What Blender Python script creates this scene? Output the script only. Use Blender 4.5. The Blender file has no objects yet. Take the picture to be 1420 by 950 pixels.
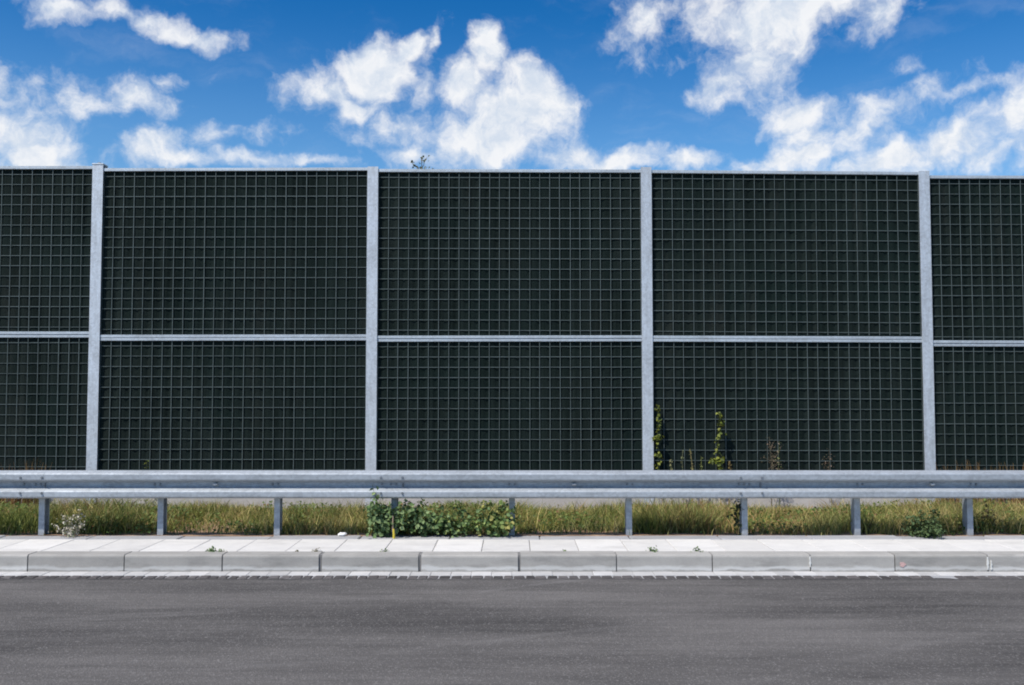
import bpy, bmesh, math, random
import numpy as np
from mathutils import Vector, Matrix

random.seed(7)
rng = np.random.default_rng(11)
S = bpy.context.scene
COL = S.collection
R = math.radians

# ------------------------------------------------------------------ camera
W_PX, H_PX, F_PX, HORIZON = 1420.0, 950.0, 1325.0, 540.0
CAM_Z = 1.82
PITCH = math.atan((HORIZON - H_PX / 2) / F_PX)
cam_d = bpy.data.cameras.new('camera')
cam = bpy.data.objects.new('camera', cam_d)
COL.objects.link(cam)
cam.location = (0, 0, CAM_Z)
cam.rotation_euler = (math.pi / 2 + PITCH, 0, 0)
cam_d.sensor_width = 36.0
cam_d.lens = 36.0 * F_PX / W_PX
cam_d.clip_start = 0.1
cam_d.clip_end = 5000
S.camera = cam


def ray(px, py):
    x = (px - W_PX / 2) / F_PX
    u = (H_PX / 2 - py) / F_PX
    c, s = math.cos(PITCH), math.sin(PITCH)
    return Vector((x, c - u * s, s + u * c))


def atY(px, py, Y):
    """world point on the vertical plane y = Y seen at a photo pixel"""
    d = ray(px, py)
    return Vector((0, 0, CAM_Z)) + d * (Y / d.y)


def atZ(px, py, Z):
    d = ray(px, py)
    return Vector((0, 0, CAM_Z)) + d * ((Z - CAM_Z) / d.z)


# ------------------------------------------------------------------ light
SUN_EL, SUN_AZ = R(56), R(226)          # azimuth clockwise from +Y (camera looks along +Y)
sun_dir = Vector((math.sin(SUN_AZ) * math.cos(SUN_EL), math.cos(SUN_AZ) * math.cos(SUN_EL), math.sin(SUN_EL)))
sun_d = bpy.data.lights.new('sun', 'SUN')
sun_d.energy = 4.8
sun_d.angle = R(0.53)
sun_d.color = (1.0, 0.94, 0.85)
sun = bpy.data.objects.new('sun', sun_d)
COL.objects.link(sun)
sun.rotation_euler = (-sun_dir).to_track_quat('-Z', 'Y').to_euler()
sun.location = (-8, -12, 20)

S.view_settings.view_transform = 'Standard'
S.view_settings.look = 'None'
S.view_settings.gamma = 1
S.view_settings.exposure = 0.0
S.view_settings.use_curve_mapping = False
S.cycles.filter_width = 1.9


class NT:
    """tiny helper round a node tree"""
    def __init__(self, tree):
        self.t = tree
        self.n = tree.nodes
        self.l = tree.links

    def put(self, sock, v):
        if v is None:
            return
        if isinstance(v, bpy.types.NodeSocket):
            self.l.new(v, sock)
        else:
            if isinstance(v, (tuple, list)) and hasattr(sock.default_value, '__len__'):
                k = len(sock.default_value)
                v = tuple(v)[:k] + (1.0,) * max(0, k - len(v))
            sock.default_value = v

    def node(self, typ, **kw):
        nd = self.n.new(typ)
        for k, v in kw.items():
            setattr(nd, k, v)
        return nd

    def math(self, op, a, b=None, c=None, clamp=False):
        nd = self.node('ShaderNodeMath', operation=op, use_clamp=clamp)
        for i, v in enumerate((a, b, c)):
            self.put(nd.inputs[i], v)
        return nd.outputs[0]

    def vmath(self, op, a, b=None, scale=None):
        nd = self.node('ShaderNodeVectorMath', operation=op)
        self.put(nd.inputs[0], a)
        self.put(nd.inputs[1], b)
        if scale is not None:
            self.put(nd.inputs['Scale'], scale)
        return nd.outputs['Value'] if op in ('LENGTH', 'DOT_PRODUCT', 'DISTANCE') else nd.outputs[0]

    def noise(self, vec, scale, detail=4, rough=0.55, out='Fac', dist=0.0):
        nd = self.node('ShaderNodeTexNoise')
        self.put(nd.inputs['Vector'], vec)
        nd.inputs['Scale'].default_value = scale
        nd.inputs['Detail'].default_value = detail
        nd.inputs['Roughness'].default_value = rough
        nd.inputs['Distortion'].default_value = dist
        return nd.outputs[out]

    def mapr(self, v, a, b, c=0.0, d=1.0, smooth=False):
        nd = self.node('ShaderNodeMapRange')
        nd.interpolation_type = 'SMOOTHSTEP' if smooth else 'LINEAR'
        nd.clamp = True
        self.put(nd.inputs[0], v)
        for i, q in enumerate((a, b, c, d)):
            self.put(nd.inputs[i + 1], q)
        return nd.outputs[0]

    def mix(self, fac, a, b, mode='MIX'):
        nd = self.node('ShaderNodeMix', data_type='RGBA', blend_type=mode)
        self.put(nd.inputs[0], fac)
        self.put(nd.inputs[6], a)
        self.put(nd.inputs[7], b)
        return nd.outputs[2]

    def mapping(self, vec, loc=(0, 0, 0), rot=(0, 0, 0), sc=(1, 1, 1), typ='POINT'):
        nd = self.node('ShaderNodeMapping', vector_type=typ)
        self.put(nd.inputs[0], vec)
        nd.inputs[1].default_value = loc
        nd.inputs[2].default_value = rot
        nd.inputs[3].default_value = sc
        return nd.outputs[0]

    def bump(self, h, strength=0.3, dist=0.01):
        nd = self.node('ShaderNodeBump')
        nd.inputs['Strength'].default_value = strength
        nd.inputs['Distance'].default_value = dist
        self.put(nd.inputs['Height'], h)
        return nd.outputs[0]


# ------------------------------------------------------------------ sky (world)
wd = bpy.data.worlds.new('World')
S.world = wd
wd.use_nodes = True
nt = NT(wd.node_tree)
nt.n.clear()
sky = nt.node('ShaderNodeTexSky', sky_type='NISHITA', sun_disc=False)
sky.sun_elevation = SUN_EL
sky.sun_rotation = SUN_AZ
sky.altitude = 300
sky.air_density = 1.0
sky.dust_density = 1.3
sky.ozone_density = 3.5
SKY_STRENGTH = 0.115
tc = nt.node('ShaderNodeTexCoord')
sep = nt.node('ShaderNodeSeparateXYZ')
nt.put(sep.inputs[0], tc.outputs['Generated'])
az = nt.math('ARCTAN2', sep.outputs[0], sep.outputs[1])
el = nt.math('ARCSINE', sep.outputs[2])
cmb = nt.node('ShaderNodeCombineXYZ')
nt.put(cmb.inputs[0], az)
nt.put(cmb.inputs[1], el)
P = cmb.outputs[0]
w1 = nt.vmath('SUBTRACT', nt.noise(P, 7.0, 3, 0.5, 'Color'), (0.5, 0.5, 0.5))
w2 = nt.vmath('SUBTRACT', nt.noise(P, 26.0, 4, 0.6, 'Color'), (0.5, 0.5, 0.5))
Pw = nt.vmath('ADD', nt.vmath('ADD', P, nt.vmath('SCALE', w1, scale=0.045)), nt.vmath('SCALE', w2, scale=0.030))
# (px, py, rx, ry, angle deg counter-clockwise, weight) in photo pixels, turned into sky directions
CLOUDS = [
    (82, 2, 44, 14, 0, .55), (168, 8, 40, 16, -8, .6), (200, 22, 30, 14, -10, .55), (262, 47, 44, 14, -6, .62),
    (138, 140, 46, 24, 0, .62), (186, 128, 62, 26, 12, .7), (232, 110, 34, 13, 10, .45), (252, 143, 22, 12, 10, .35),
    (15, 186, 60, 46, -20, .85), (40, 216, 72, 32, -16, .85),
    (205, 210, 48, 22, 24, .75), (250, 194, 30, 12, 24, .5), (255, 222, 56, 11, 0, .6), (345, 226, 60, 11, 0, .42), (440, 228, 66, 9, 0, .5),
    (452, 122, 66, 28, 4, .9), (520, 98, 56, 44, 18, 1.2), (568, 72, 36, 20, 30, 1.0), (490, 142, 40, 20, 0, .8),
    (582, 125, 14, 40, -10, .40), (560, 178, 66, 26, 8, .42), (602, 58, 8, 28, -8, .5),
    (672, 78, 26, 36, -20, 1.0), (640, 122, 40, 34, 24, 1.0), (715, 152, 84, 52, 5, 1.25), (738, 122, 50, 34, -14, 1.1),
    (670, 198, 112, 42, 6, 1.1), (575, 218, 50, 16, 6, .7), (790, 212, 50, 22, 0, .7), (848, 222, 56, 15, 4, .8),
    (956, 222, 46, 13, 6, .65),
    (1050, 18, 104, 52, 4, .95), (1130, 0, 110, 38, 0, .85), (1208, 18, 44, 22, 20, .45), (892, 28, 50, 36, 14, .42),
    (1040, 70, 60, 30, 30, .7), (1004, 108, 50, 18, 24, .55), (1002, 130, 26, 10, 10, .3), (1085, 66, 66, 26, 36, .45),
    (1112, 158, 54, 24, 8, .68), (1130, 185, 48, 30, 10, .55), (1238, 150, 64, 20, 12, .55), (1200, 178, 60, 22, 24, .45), (1110, 220, 96, 22, 6, .9),
    (1320, 198, 122, 30, 20, .78), (1425, 160, 84, 32, 22, .85), (1230, 224, 96, 22, 10, .85), (1400, 205, 76, 26, 10, .5),
    (1345, 128, 40, 6, 8, .2), (1252, 100, 14, 6, 0, .16), (612, 28, 12, 14, 40, .24), (310, 190, 48, 10, 8, .24),
    (-90, 120, 110, 40, 10, .9), (1560, 110, 120, 52, 14, .9), (700, -110, 150, 46, 4, .9), (250, -120, 120, 40, 8, .9),
]
field = None
for (px, py, rx, ry, an, wt) in CLOUDS:
    d = ray(px, py).normalized()
    loc = (math.atan2(d.x, d.y), math.asin(d.z), 0)
    m = nt.mapping(Pw, loc, (0, 0, R(an)), (rx * 1.04 / F_PX, ry * 1.06 / F_PX, 1), 'TEXTURE')
    v = nt.math('MULTIPLY', nt.math('SUBTRACT', 1.0, nt.vmath('LENGTH', m)), wt)
    field = v if field is None else nt.math('SMOOTH_MAX', field, v, 0.14)
# the same kind of broken cloud all round, away from the part of the sky that the photo shows
gen = nt.mapr(nt.noise(nt.mapping(P, sc=(1.5, 3.2, 1)), 1.6, 3, 0.5), 0.5, 0.68, -1.2, 0.9)
away = nt.math('MAXIMUM', nt.mapr(nt.math('ABSOLUTE', az), 0.62, 0.8), nt.mapr(el, 0.48, 0.6))
gen = nt.math('ADD', gen, nt.mapr(away, 0, 1, -6.0, 0.0))
field = nt.math('MAXIMUM', field, gen)
fbm = nt.noise(Pw, 19.0, 7, 0.62)
fbm2 = nt.noise(nt.mapping(Pw, loc=(0.006, -0.012, 0)), 19.0, 7, 0.62)
dens = nt.math('ADD', field, nt.math('MULTIPLY', nt.math('SUBTRACT', fbm, 0.5), 2.2))
alpha = nt.mapr(dens, -0.24, 0.74, 0, 0.98, True)
veil = nt.math('MULTIPLY', nt.mapr(nt.noise(nt.mapping(Pw, rot=(0, 0, R(-16)), sc=(1, 3.2, 1)), 6.0, 7, 0.6), 0.50, 0.80, 0, 0.22, True),
               nt.mapr(el, 0.0, 0.30, 1.0, 0.55))
alpha = nt.math('MAXIMUM', alpha, veil)
relief = nt.mapr(nt.math('SUBTRACT', fbm, fbm2), -0.10, 0.09)
thick = nt.mapr(dens, 0.1, 1.3)
shade = nt.math('ADD', nt.math('MULTIPLY', relief, 0.75), nt.math('MULTIPLY', nt.math('SUBTRACT', 1.0, thick), 0.35), clamp=True)
ccol = nt.mix(shade, (0.62, 0.71, 0.84), (0.95, 0.955, 0.97))
ccol = nt.mix(1.0, ccol, (1 / SKY_STRENGTH,) * 3, 'MULTIPLY')
# the photo's sky is a deep polarised blue: same Nishita sky, more saturated
skyc = nt.node('ShaderNodeHueSaturation')
skyc.inputs['Hue'].default_value = 0.495
skyc.inputs['Saturation'].default_value = 1.2
skyc.inputs['Value'].default_value = 0.58
gam = nt.node('ShaderNodeGamma')
gam.inputs[1].default_value = 1.5
nt.put(gam.inputs[0], sky.outputs[0])
nt.put(skyc.inputs['Color'], gam.outputs[0])
bg = nt.node('ShaderNodeBackground')
bg.inputs[1].default_value = SKY_STRENGTH
haze = nt.mapr(el, 0.40, 0.05, 0.0, 0.52, True)
air = nt.mix(haze, skyc.outputs[0], tuple(v / SKY_STRENGTH for v in (0.36, 0.60, 0.82)))
nt.put(bg.inputs[0], nt.mix(alpha, air, ccol))
wo = nt.node('ShaderNodeOutputWorld')
nt.l.new(bg.outputs[0], wo.inputs[0])


# ------------------------------------------------------------------ materials
def new_mat(name):
    m = bpy.data.materials.new(name)
    m.use_nodes = True
    t = NT(m.node_tree)
    b = m.node_tree.nodes['Principled BSDF']
    return m, t, b


def obj_coords(t):
    return t.node('ShaderNodeTexCoord').outputs['Object']


def world_pos(t):
    return t.node('ShaderNodeNewGeometry').outputs['Position']


def rand(t):
    return t.node('ShaderNodeObjectInfo').outputs['Random']


def offset_by_random(t, vec, amount=37.0):
    r = t.math('MULTIPLY', rand(t), amount)
    c = t.node('ShaderNodeCombineXYZ')
    for i in range(3):
        t.put(c.inputs[i], r)
    return t.vmath('ADD', vec, c.outputs[0])


def mat_galv(name, base, lo=0.82, rough=0.46, metallic=0.55, streak=(1, 1, 0.25), dirt=0.25):
    m, t, b = new_mat(name)
    p = world_pos(t)
    sp = t.node('ShaderNodeTexVoronoi')
    t.put(sp.inputs['Vector'], p)
    sp.inputs['Scale'].default_value = 34
    sc = t.node('ShaderNodeSeparateColor')
    t.put(sc.inputs[0], sp.outputs['Color'])
    spang = sc.outputs[0]
    n1 = t.noise(t.mapping(p, sc=streak), 5.0, 6, 0.62)
    n2 = t.noise(p, 1.3, 4, 0.6)
    f = t.math('ADD', t.math('MULTIPLY', spang, 0.16), t.math('ADD', t.math('MULTIPLY', n1, 0.6), t.math('MULTIPLY', n2, 0.35)))
    f = t.mapr(f, 0.38, 0.74)
    c = t.mix(f, tuple(v * lo * 0.76 for v in base), base)
    dd = t.mapr(t.noise(t.mapping(p, sc=streak), 11, 6, 0.7), 0.60, 0.80, 0, dirt, True)
    c = t.mix(dd, c, (0.16, 0.15, 0.13))
    t.put(b.inputs['Base Color'], c)
    b.inputs['Metallic'].default_value = metallic
    t.put(b.inputs['Roughness'], t.mapr(f, 0, 1, rough + 0.14, rough))
    t.put(b.inputs['Normal'], t.bump(n1, 0.12, 0.004))
    return m


def mat_concrete(name, a, bcol, scale=6, dirt=0.4, dirtc=(0.20, 0.19, 0.17), var=0.25, splash=False, bump=0.35):
    m, t, b = new_mat(name)
    p = offset_by_random(t, world_pos(t), 3.0)
    n1 = t.noise(p, scale, 8, 0.65)
    n2 = t.noise(p, scale * 22, 3, 0.6)
    n3 = t.noise(t.mapping(p, sc=(0.6, 1.5, 2.2)), 2.4, 6, 0.65)
    c = t.mix(t.mapr(n1, 0.3, 0.7), a, bcol)
    c = t.mix(t.mapr(n3, 0.50, 0.72, 0, dirt, True), c, dirtc)
    c = t.mix(t.mapr(n2, 0.42, 0.72, 0, 0.22), c, dirtc)
    if splash:   # lime bloom and road splash along the foot of the stones
        s = t.node('ShaderNodeSeparateXYZ')
        t.put(s.inputs[0], world_pos(t))
        h = t.math('ADD', s.outputs[2], t.math('MULTIPLY', t.math('SUBTRACT', t.noise(t.mapping(p, sc=(1, 1, 3)), 3.5, 6, 0.65), 0.5), 0.09))
        band = t.math('MULTIPLY', t.mapr(h, 0.062, 0.040), t.mapr(h, 0.016, 0.026))
        c = t.mix(t.math('MULTIPLY', band, 0.75), c, (0.60, 0.595, 0.57))
    v = t.mapr(rand(t), 0, 1, 1 - var, 1.0)
    hs = t.node('ShaderNodeHueSaturation')
    t.put(hs.inputs['Color'], c)
    t.put(hs.inputs['Value'], v)
    t.put(b.inputs['Base Color'], hs.outputs[0])
    b.inputs['Roughness'].default_value = 0.9
    b.inputs['Specular IOR Level'].default_value = 0.25
    t.put(b.inputs['Normal'], t.bump(t.math('ADD', n1, t.math('MULTIPLY', n2, 0.5)), bump, 0.006))
    return m


def mat_leaf(name, rough=0.6, trans=0.3):
    """foliage: colour per blade or leaf from the mesh attribute 'tint'"""
    m, t, b = new_mat(name)
    at = t.node('ShaderNodeAttribute', attribute_name='tint')
    t.put(b.inputs['Base Color'], at.outputs['Color'])
    b.inputs['Roughness'].default_value = rough
    b.inputs['Specular IOR Level'].default_value = 0.3
    tr = t.node('ShaderNodeBsdfTranslucent')
    t.put(tr.inputs[0], at.outputs['Color'])
    mx = t.node('ShaderNodeMixShader')
    mx.inputs[0].default_value = trans
    t.l.new(b.outputs[0], mx.inputs[1])
    t.l.new(tr.outputs[0], mx.inputs[2])
    t.l.new(mx.outputs[0], m.node_tree.nodes['Material Output'].inputs[0])
    return m


def mat_plain(name, col, rough=0.7, metallic=0.0, noise=0.3, scale=20):
    m, t, b = new_mat(name)
    n = t.noise(world_pos(t), scale, 5, 0.6)
    t.put(b.inputs['Base Color'], t.mix(t.mapr(n, 0.3, 0.7), tuple(c * (1 - noise) for c in col), col))
    b.inputs['Roughness'].default_value = rough
    b.inputs['Metallic'].default_value = metallic
    t.put(b.inputs['Normal'], t.bump(n, 0.2, 0.004))
    return m


M = {}
M['post'] = mat_galv('galvanised_post', (0.66, 0.71, 0.75), rough=0.5, metallic=0.35, streak=(3, 3, 0.5), dirt=0.14)
M['rail'] = mat_galv('galvanised_rail', (0.60, 0.66, 0.70), rough=0.5, metallic=0.35, streak=(0.3, 2, 2), dirt=0.12)
M['beam'] = mat_galv('galvanised_beam', (0.43, 0.468, 0.50), lo=0.8, rough=0.55, metallic=0.35, streak=(0.35, 2.5, 2.5), dirt=0.22)
M['bolt'] = mat_plain('bolt_steel', (0.27, 0.29, 0.31), 0.5, 0.6)
M['wire'] = mat_plain('coated_wire', (0.118, 0.150, 0.142), 0.55, 0.2, 0.35, 9)
M['slab'] = mat_concrete('pale_paving', (0.69, 0.668, 0.622), (0.60, 0.582, 0.545), 5, 0.5, (0.44, 0.425, 0.395), 0.12)
M['kerb'] = mat_concrete('kerb_concrete', (0.43, 0.412, 0.378), (0.345, 0.332, 0.305), 4, 0.6, (0.215, 0.21, 0.195), 0.2, True)
M['edging'] = mat_concrete('edging_concrete', (0.40, 0.40, 0.40), (0.32, 0.32, 0.325), 6, 0.4, (0.22, 0.21, 0.19), 0.15)
M['gutter'] = mat_concrete('gutter_concrete', (0.58, 0.57, 0.55), (0.48, 0.475, 0.46), 8, 0.3, (0.30, 0.29, 0.28), 0.22)
M['cobble'] = mat_concrete('dark_cobble', (0.13, 0.115, 0.11), (0.075, 0.068, 0.068), 14, 0.3, (0.24, 0.23, 0.22), 0.6)
M['mortar'] = mat_concrete('joint_mortar', (0.23, 0.225, 0.215), (0.17, 0.165, 0.16), 12, 0.4, (0.1, 0.095, 0.09), 0.05)
M['lime'] = mat_concrete('pale_mortar', (0.72, 0.72, 0.68), (0.6, 0.6, 0.57), 12, 0.1, (0.4, 0.4, 0.38), 0.05)
M['plinth'] = mat_concrete('plinth_concrete', (0.52, 0.505, 0.47), (0.42, 0.41, 0.385), 3, 0.3, (0.27, 0.255, 0.23), 0.1)
M['leaf'] = mat_leaf('foliage')
M['grass'] = mat_leaf('grass_blade', 0.65, 0.25)
M['paper'] = mat_plain('white_paper', (0.78, 0.77, 0.75), 0.8, 0, 0.08)
M['pink'] = mat_plain('pink_paint', (0.62, 0.40, 0.37), 0.8, 0, 0.3, 60)
M['reflector'] = mat_plain('reflector_plastic', (0.55, 0.55, 0.53), 0.25, 0, 0.1)
M['bark'] = mat_plain('bark', (0.16, 0.13, 0.10), 0.9, 0, 0.5, 30)

# asphalt
m, t, b = new_mat('asphalt')
p = world_pos(t)
grain = t.noise(p, 95, 3, 0.7)
grit = t.node('ShaderNodeTexVoronoi')
t.put(grit.inputs['Vector'], p)
grit.inputs['Scale'].default_value = 85
gs = t.node('ShaderNodeSeparateColor')
t.put(gs.inputs[0], grit.outputs['Color'])
streak = t.noise(t.mapping(p, sc=(0.22, 2.6, 1)), 2.2, 7, 0.62)
fine_streak = t.noise(t.mapping(p, sc=(0.5, 9.0, 1)), 3.0, 6, 0.7)
blot = t.noise(t.mapping(p, sc=(0.6, 1.0, 1)), 0.75, 5, 0.55)
worn = t.noise(t.mapping(p, sc=(0.16, 0.85, 1)), 1.3, 5, 0.6)
f = t.math('ADD', t.math('MULTIPLY', t.mapr(streak, 0.36, 0.64), 0.30), t.math('MULTIPLY', t.mapr(blot, 0.40, 0.62), 0.34))
f = t.math('ADD', f, t.math('MULTIPLY', t.mapr(worn, 0.42, 0.62, -0.2, 0.5), 0.8))
f = t.math('ADD', f, t.math('MULTIPLY', t.mapr(fine_streak, 0.35, 0.7), 0.30))
c = t.mix(f, (0.054, 0.0505, 0.0475), (0.150, 0.140, 0.131))
c = t.mix(t.mapr(gs.outputs[0], 0.0, 1.0, 0.0, 0.28), c, (0.055, 0.052, 0.05))
c = t.mix(t.mapr(gs.outputs[1], 0.80, 1.0, 0.0, 0.55), c, (0.24, 0.228, 0.216))
c = t.mix(t.mapr(grain, 0.48, 0.75, 0, 0.42), c, (0.050, 0.047, 0.045))
# faint tyre arcs of cars that pulled over to the kerb
arc = t.vmath('LENGTH', t.vmath('SUBTRACT', p, (-9.0, 27.0, 0.0)))
arc = t.math('ADD', arc, t.math('MULTIPLY', t.noise(p, 0.5, 3), 0.5))
ac = t.node('ShaderNodeCombineXYZ')
t.put(ac.inputs[0], arc)
trk = t.noise(ac.outputs[0], 1.7, 3, 0.6)
c = t.mix(t.math('MULTIPLY', t.mapr(trk, 0.54, 0.64, 0, 0.55, True), t.mapr(t.noise(p, 0.9, 4), 0.42, 0.62)), c, (0.185, 0.175, 0.167))
t.put(b.inputs['Base Color'], c)
t.put(b.inputs['Roughness'], t.mapr(streak, 0.3, 0.7, 0.92, 0.78))
b.inputs['Specular IOR Level'].default_value = 0.35
t.put(b.inputs['Normal'], t.bump(t.math('ADD', grain, grit.outputs['Distance']), 0.55, 0.008))
M['asphalt'] = m

# absorber fleece behind the wire mesh
m, t, b = new_mat('absorber_fleece')
p = world_pos(t)
n1 = t.noise(p, 60, 4, 0.7)
n2 = t.noise(t.mapping(p, sc=(1.4, 1, 0.35)), 2.2, 6, 0.65)
n3 = t.noise(p, 0.8, 3, 0.5)
c = t.mix(t.mapr(n2, 0.35, 0.68), (0.0035, 0.0080, 0.0068), (0.0088, 0.0165, 0.0142))
pleat_bands = t.noise(t.mapping(p, sc=(13.0, 1, 0.10)), 1.0, 3, 0.6)
c = t.mix(t.mapr(pleat_bands, 0.40, 0.66, 0, 0.75), c, (0.0160, 0.0250, 0.0222))  # vertical bands: light and shade of the pleats put into the fleece colour
c = t.mix(t.mapr(n1, 0.5, 0.8, 0, 0.5), c, (0.017, 0.0255, 0.0228))
c = t.mix(t.mapr(n3, 0.45, 0.65, 0, 0.5), c, (0.006, 0.0155, 0.0138))
dust = t.math('MULTIPLY', t.mapr(t.noise(t.mapping(p, sc=(2.4, 1, 0.30)), 1.4, 5, 0.6), 0.50, 0.75, 0, 0.55, True), t.mapr(rand(t), 0, 1, 0.2, 1.0))
c = t.mix(dust, c, (0.030, 0.035, 0.031))
t.put(b.inputs['Base Color'], c)
b.inputs['Roughness'].default_value = 0.95
b.inputs['Specular IOR Level'].default_value = 0.12
t.put(b.inputs['Normal'], t.bump(n1, 0.7, 0.012))
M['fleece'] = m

# soil
m, t, b = new_mat('verge_soil')
p = world_pos(t)
n1 = t.noise(p, 9, 8, 0.7)
n2 = t.noise(p, 70, 3, 0.6)
c = t.mix(t.mapr(n1, 0.35, 0.68), (0.22, 0.125, 0.07), (0.44, 0.29, 0.18))
c = t.mix(t.mapr(n2, 0.5, 0.75, 0, 0.6), c, (0.10, 0.065, 0.04))
t.put(b.inputs['Base Color'], c)
b.inputs['Roughness'].default_value = 0.95
t.put(b.inputs['Normal'], t.bump(t.math('ADD', n1, n2), 0.6, 0.02))
M['soil'] = m
m, t, b = new_mat('field')
p = world_pos(t)
n1 = t.noise(p, 0.4, 8, 0.7)
t.put(b.inputs['Base Color'], t.mix(n1, (0.07, 0.085, 0.03), (0.16, 0.14, 0.07)))
b.inputs['Roughness'].default_value = 0.95
M['field'] = m


# ------------------------------------------------------------------ builders
def tag(o, label=None, cat=None, group=None, kind=None):
    if label:
        o['label'] = label
    if cat:
        o['category'] = cat
    if group:
        o['group'] = group
    if kind:
        o['kind'] = kind
    return o


def link(name, mesh, mat=None, parent=None, loc=(0, 0, 0), rot=(0, 0, 0), scale=(1, 1, 1)):
    o = bpy.data.objects.new(name, mesh)
    COL.objects.link(o)
    o.location = loc
    o.rotation_euler = rot
    o.scale = scale
    if mesh is not None and mat is not None and not mesh.materials:
        mesh.materials.append(mat)
    if parent is not None:
        o.parent = parent
    return o


def empty(name, loc=(0, 0, 0)):
    o = bpy.data.objects.new(name, None)
    COL.objects.link(o)
    o.location = loc
    o.empty_display_size = 0.2
    return o


def mesh_py(name, v, f, smooth=False):
    me = bpy.data.meshes.new(name)
    me.from_pydata([tuple(q) for q in v], [], f)
    me.update()
    if smooth:
        me.polygons.foreach_set('use_smooth', [True] * len(me.polygons))
    return me


def bm_mesh(name, bm, smooth=False):
    bmesh.ops.recalc_face_normals(bm, faces=bm.faces)
    me = bpy.data.meshes.new(name)
    bm.to_mesh(me)
    bm.free()
    if smooth:
        me.polygons.foreach_set('use_smooth', [True] * len(me.polygons))
    return me


def bm_box(bm, x0, x1, y0, y1, z0, z1):
    vs = [bm.verts.new(q) for q in ((x0, y0, z0), (x1, y0, z0), (x1, y1, z0), (x0, y1, z0),
                                    (x0, y0, z1), (x1, y0, z1), (x1, y1, z1), (x0, y1, z1))]
    for q in ((0, 3, 2, 1), (4, 5, 6, 7), (0, 1, 5, 4), (1, 2, 6, 5), (2, 3, 7, 6), (3, 0, 4, 7)):
        bm.faces.new([vs[i] for i in q])
    return vs


def box_mesh(name, x0, x1, y0, y1, z0, z1, bevel=0.0):
    bm = bmesh.new()
    bm_box(bm, x0, x1, y0, y1, z0, z1)
    if bevel:
        bmesh.ops.bevel(bm, geom=bm.edges[:] + bm.verts[:], offset=bevel, segments=1, affect='EDGES', profile=0.5)
    return bm_mesh(name, bm)


def extrude_x(name, prof, x0, x1, closed=True, smooth=False):
    """extrude a (y, z) profile along x"""
    n = len(prof)
    v = [(x0, y, z) for y, z in prof] + [(x1, y, z) for y, z in prof]
    f = []
    for i in range(n if closed else n - 1):
        j = (i + 1) % n
        f.append((i, j, n + j, n + i))
    if closed:
        f.append(tuple(range(n))[::-1])
        f.append(tuple(range(n, 2 * n)))
    bm = bmesh.new()
    bv = [bm.verts.new(q) for q in v]
    for q in f:
        bm.faces.new([bv[i] for i in q])
    return bm_mesh(name, bm, smooth)


def extrude_z(name, prof, z0, z1):
    n = len(prof)
    bm = bmesh.new()
    a = [bm.verts.new((x, y, z0)) for x, y in prof]
    c = [bm.verts.new((x, y, z1)) for x, y in prof]
    for i in range(n):
        j = (i + 1) % n
        bm.faces.new((a[i], a[j], c[j], c[i]))
    bm.faces.new(a[::-1])
    bm.faces.new(c)
    return bm_mesh(name, bm)


def grid_mesh(name, X, Y, Z, smooth=True, flip=False):
    """X, Y, Z are (rows, cols) arrays"""
    r, c = X.shape
    co = np.stack([X, Y, Z], -1).reshape(-1, 3).astype(np.float32)
    idx = np.arange(r * c).reshape(r, c)
    q = np.stack([idx[:-1, :-1], idx[:-1, 1:], idx[1:, 1:], idx[1:, :-1]], -1).reshape(-1, 4)
    if flip:
        q = q[:, ::-1]
    return np_mesh(name, co, q, smooth)


def np_mesh(name, co, faces, smooth=False, tint=None):
    me = bpy.data.meshes.new(name)
    nf, k = faces.shape
    me.vertices.add(len(co))
    me.vertices.foreach_set('co', np.ascontiguousarray(co, dtype=np.float32).ravel())
    me.loops.add(nf * k)
    me.loops.foreach_set('vertex_index', np.ascontiguousarray(faces, dtype=np.int32).ravel())
    me.polygons.add(nf)
    me.polygons.foreach_set('loop_start', np.arange(0, nf * k, k, dtype=np.int32))
    me.polygons.foreach_set('loop_total', np.full(nf, k, dtype=np.int32))
    if smooth:
        me.polygons.foreach_set('use_smooth', np.ones(nf, dtype=bool))
    me.update(calc_edges=True)
    if tint is not None:
        a = me.attributes.new('tint', 'FLOAT_COLOR', 'POINT')
        a.data.foreach_set('color', np.ascontiguousarray(np.c_[tint, np.ones(len(tint))], dtype=np.float32).ravel())
    return me


def vnoise(x, y, seed=0):
    """smooth value noise in 0..1 on arrays"""
    g = np.random.default_rng(seed).random((64, 64))
    xi, yi = np.floor(x).astype(int), np.floor(y).astype(int)
    fx, fy = x - xi, y - yi
    fx, fy = fx * fx * (3 - 2 * fx), fy * fy * (3 - 2 * fy)
    a, b_ = g[xi % 64, yi % 64], g[(xi + 1) % 64, yi % 64]
    c_, d_ = g[xi % 64, (yi + 1) % 64], g[(xi + 1) % 64, (yi + 1) % 64]
    return (a * (1 - fx) + b_ * fx) * (1 - fy) + (c_ * (1 - fx) + d_ * fx) * fy


# ------------------------------------------------------------------ setting: distances of the long edges
Y_ROAD = 9.322       # where the asphalt stops
Y_KERB = 9.63        # front of the kerb
Y_SLAB = 9.85        # back of the kerb, front of the slabs
Y_EDGE = 10.61       # back of the slabs
Y_VERGE = 10.86      # back of the edging stones
Y_BEAM = 10.72       # front of the guardrail beam
Y_GPOST = 10.90      # front of the guardrail posts
Y_WALL = 13.87       # front of the barrier posts
Z_TOP = 0.17         # kerb and pavement level
XL, XR = -9.0, 9.0

g = mesh_py('ground', [(-1500, -1500, -0.10), (1500, -1500, -0.10), (1500, 1500, -0.10), (-1500, 1500, -0.10)], [(0, 1, 2, 3)])
tag(link('ground', g, M['field']), kind='structure')

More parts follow.
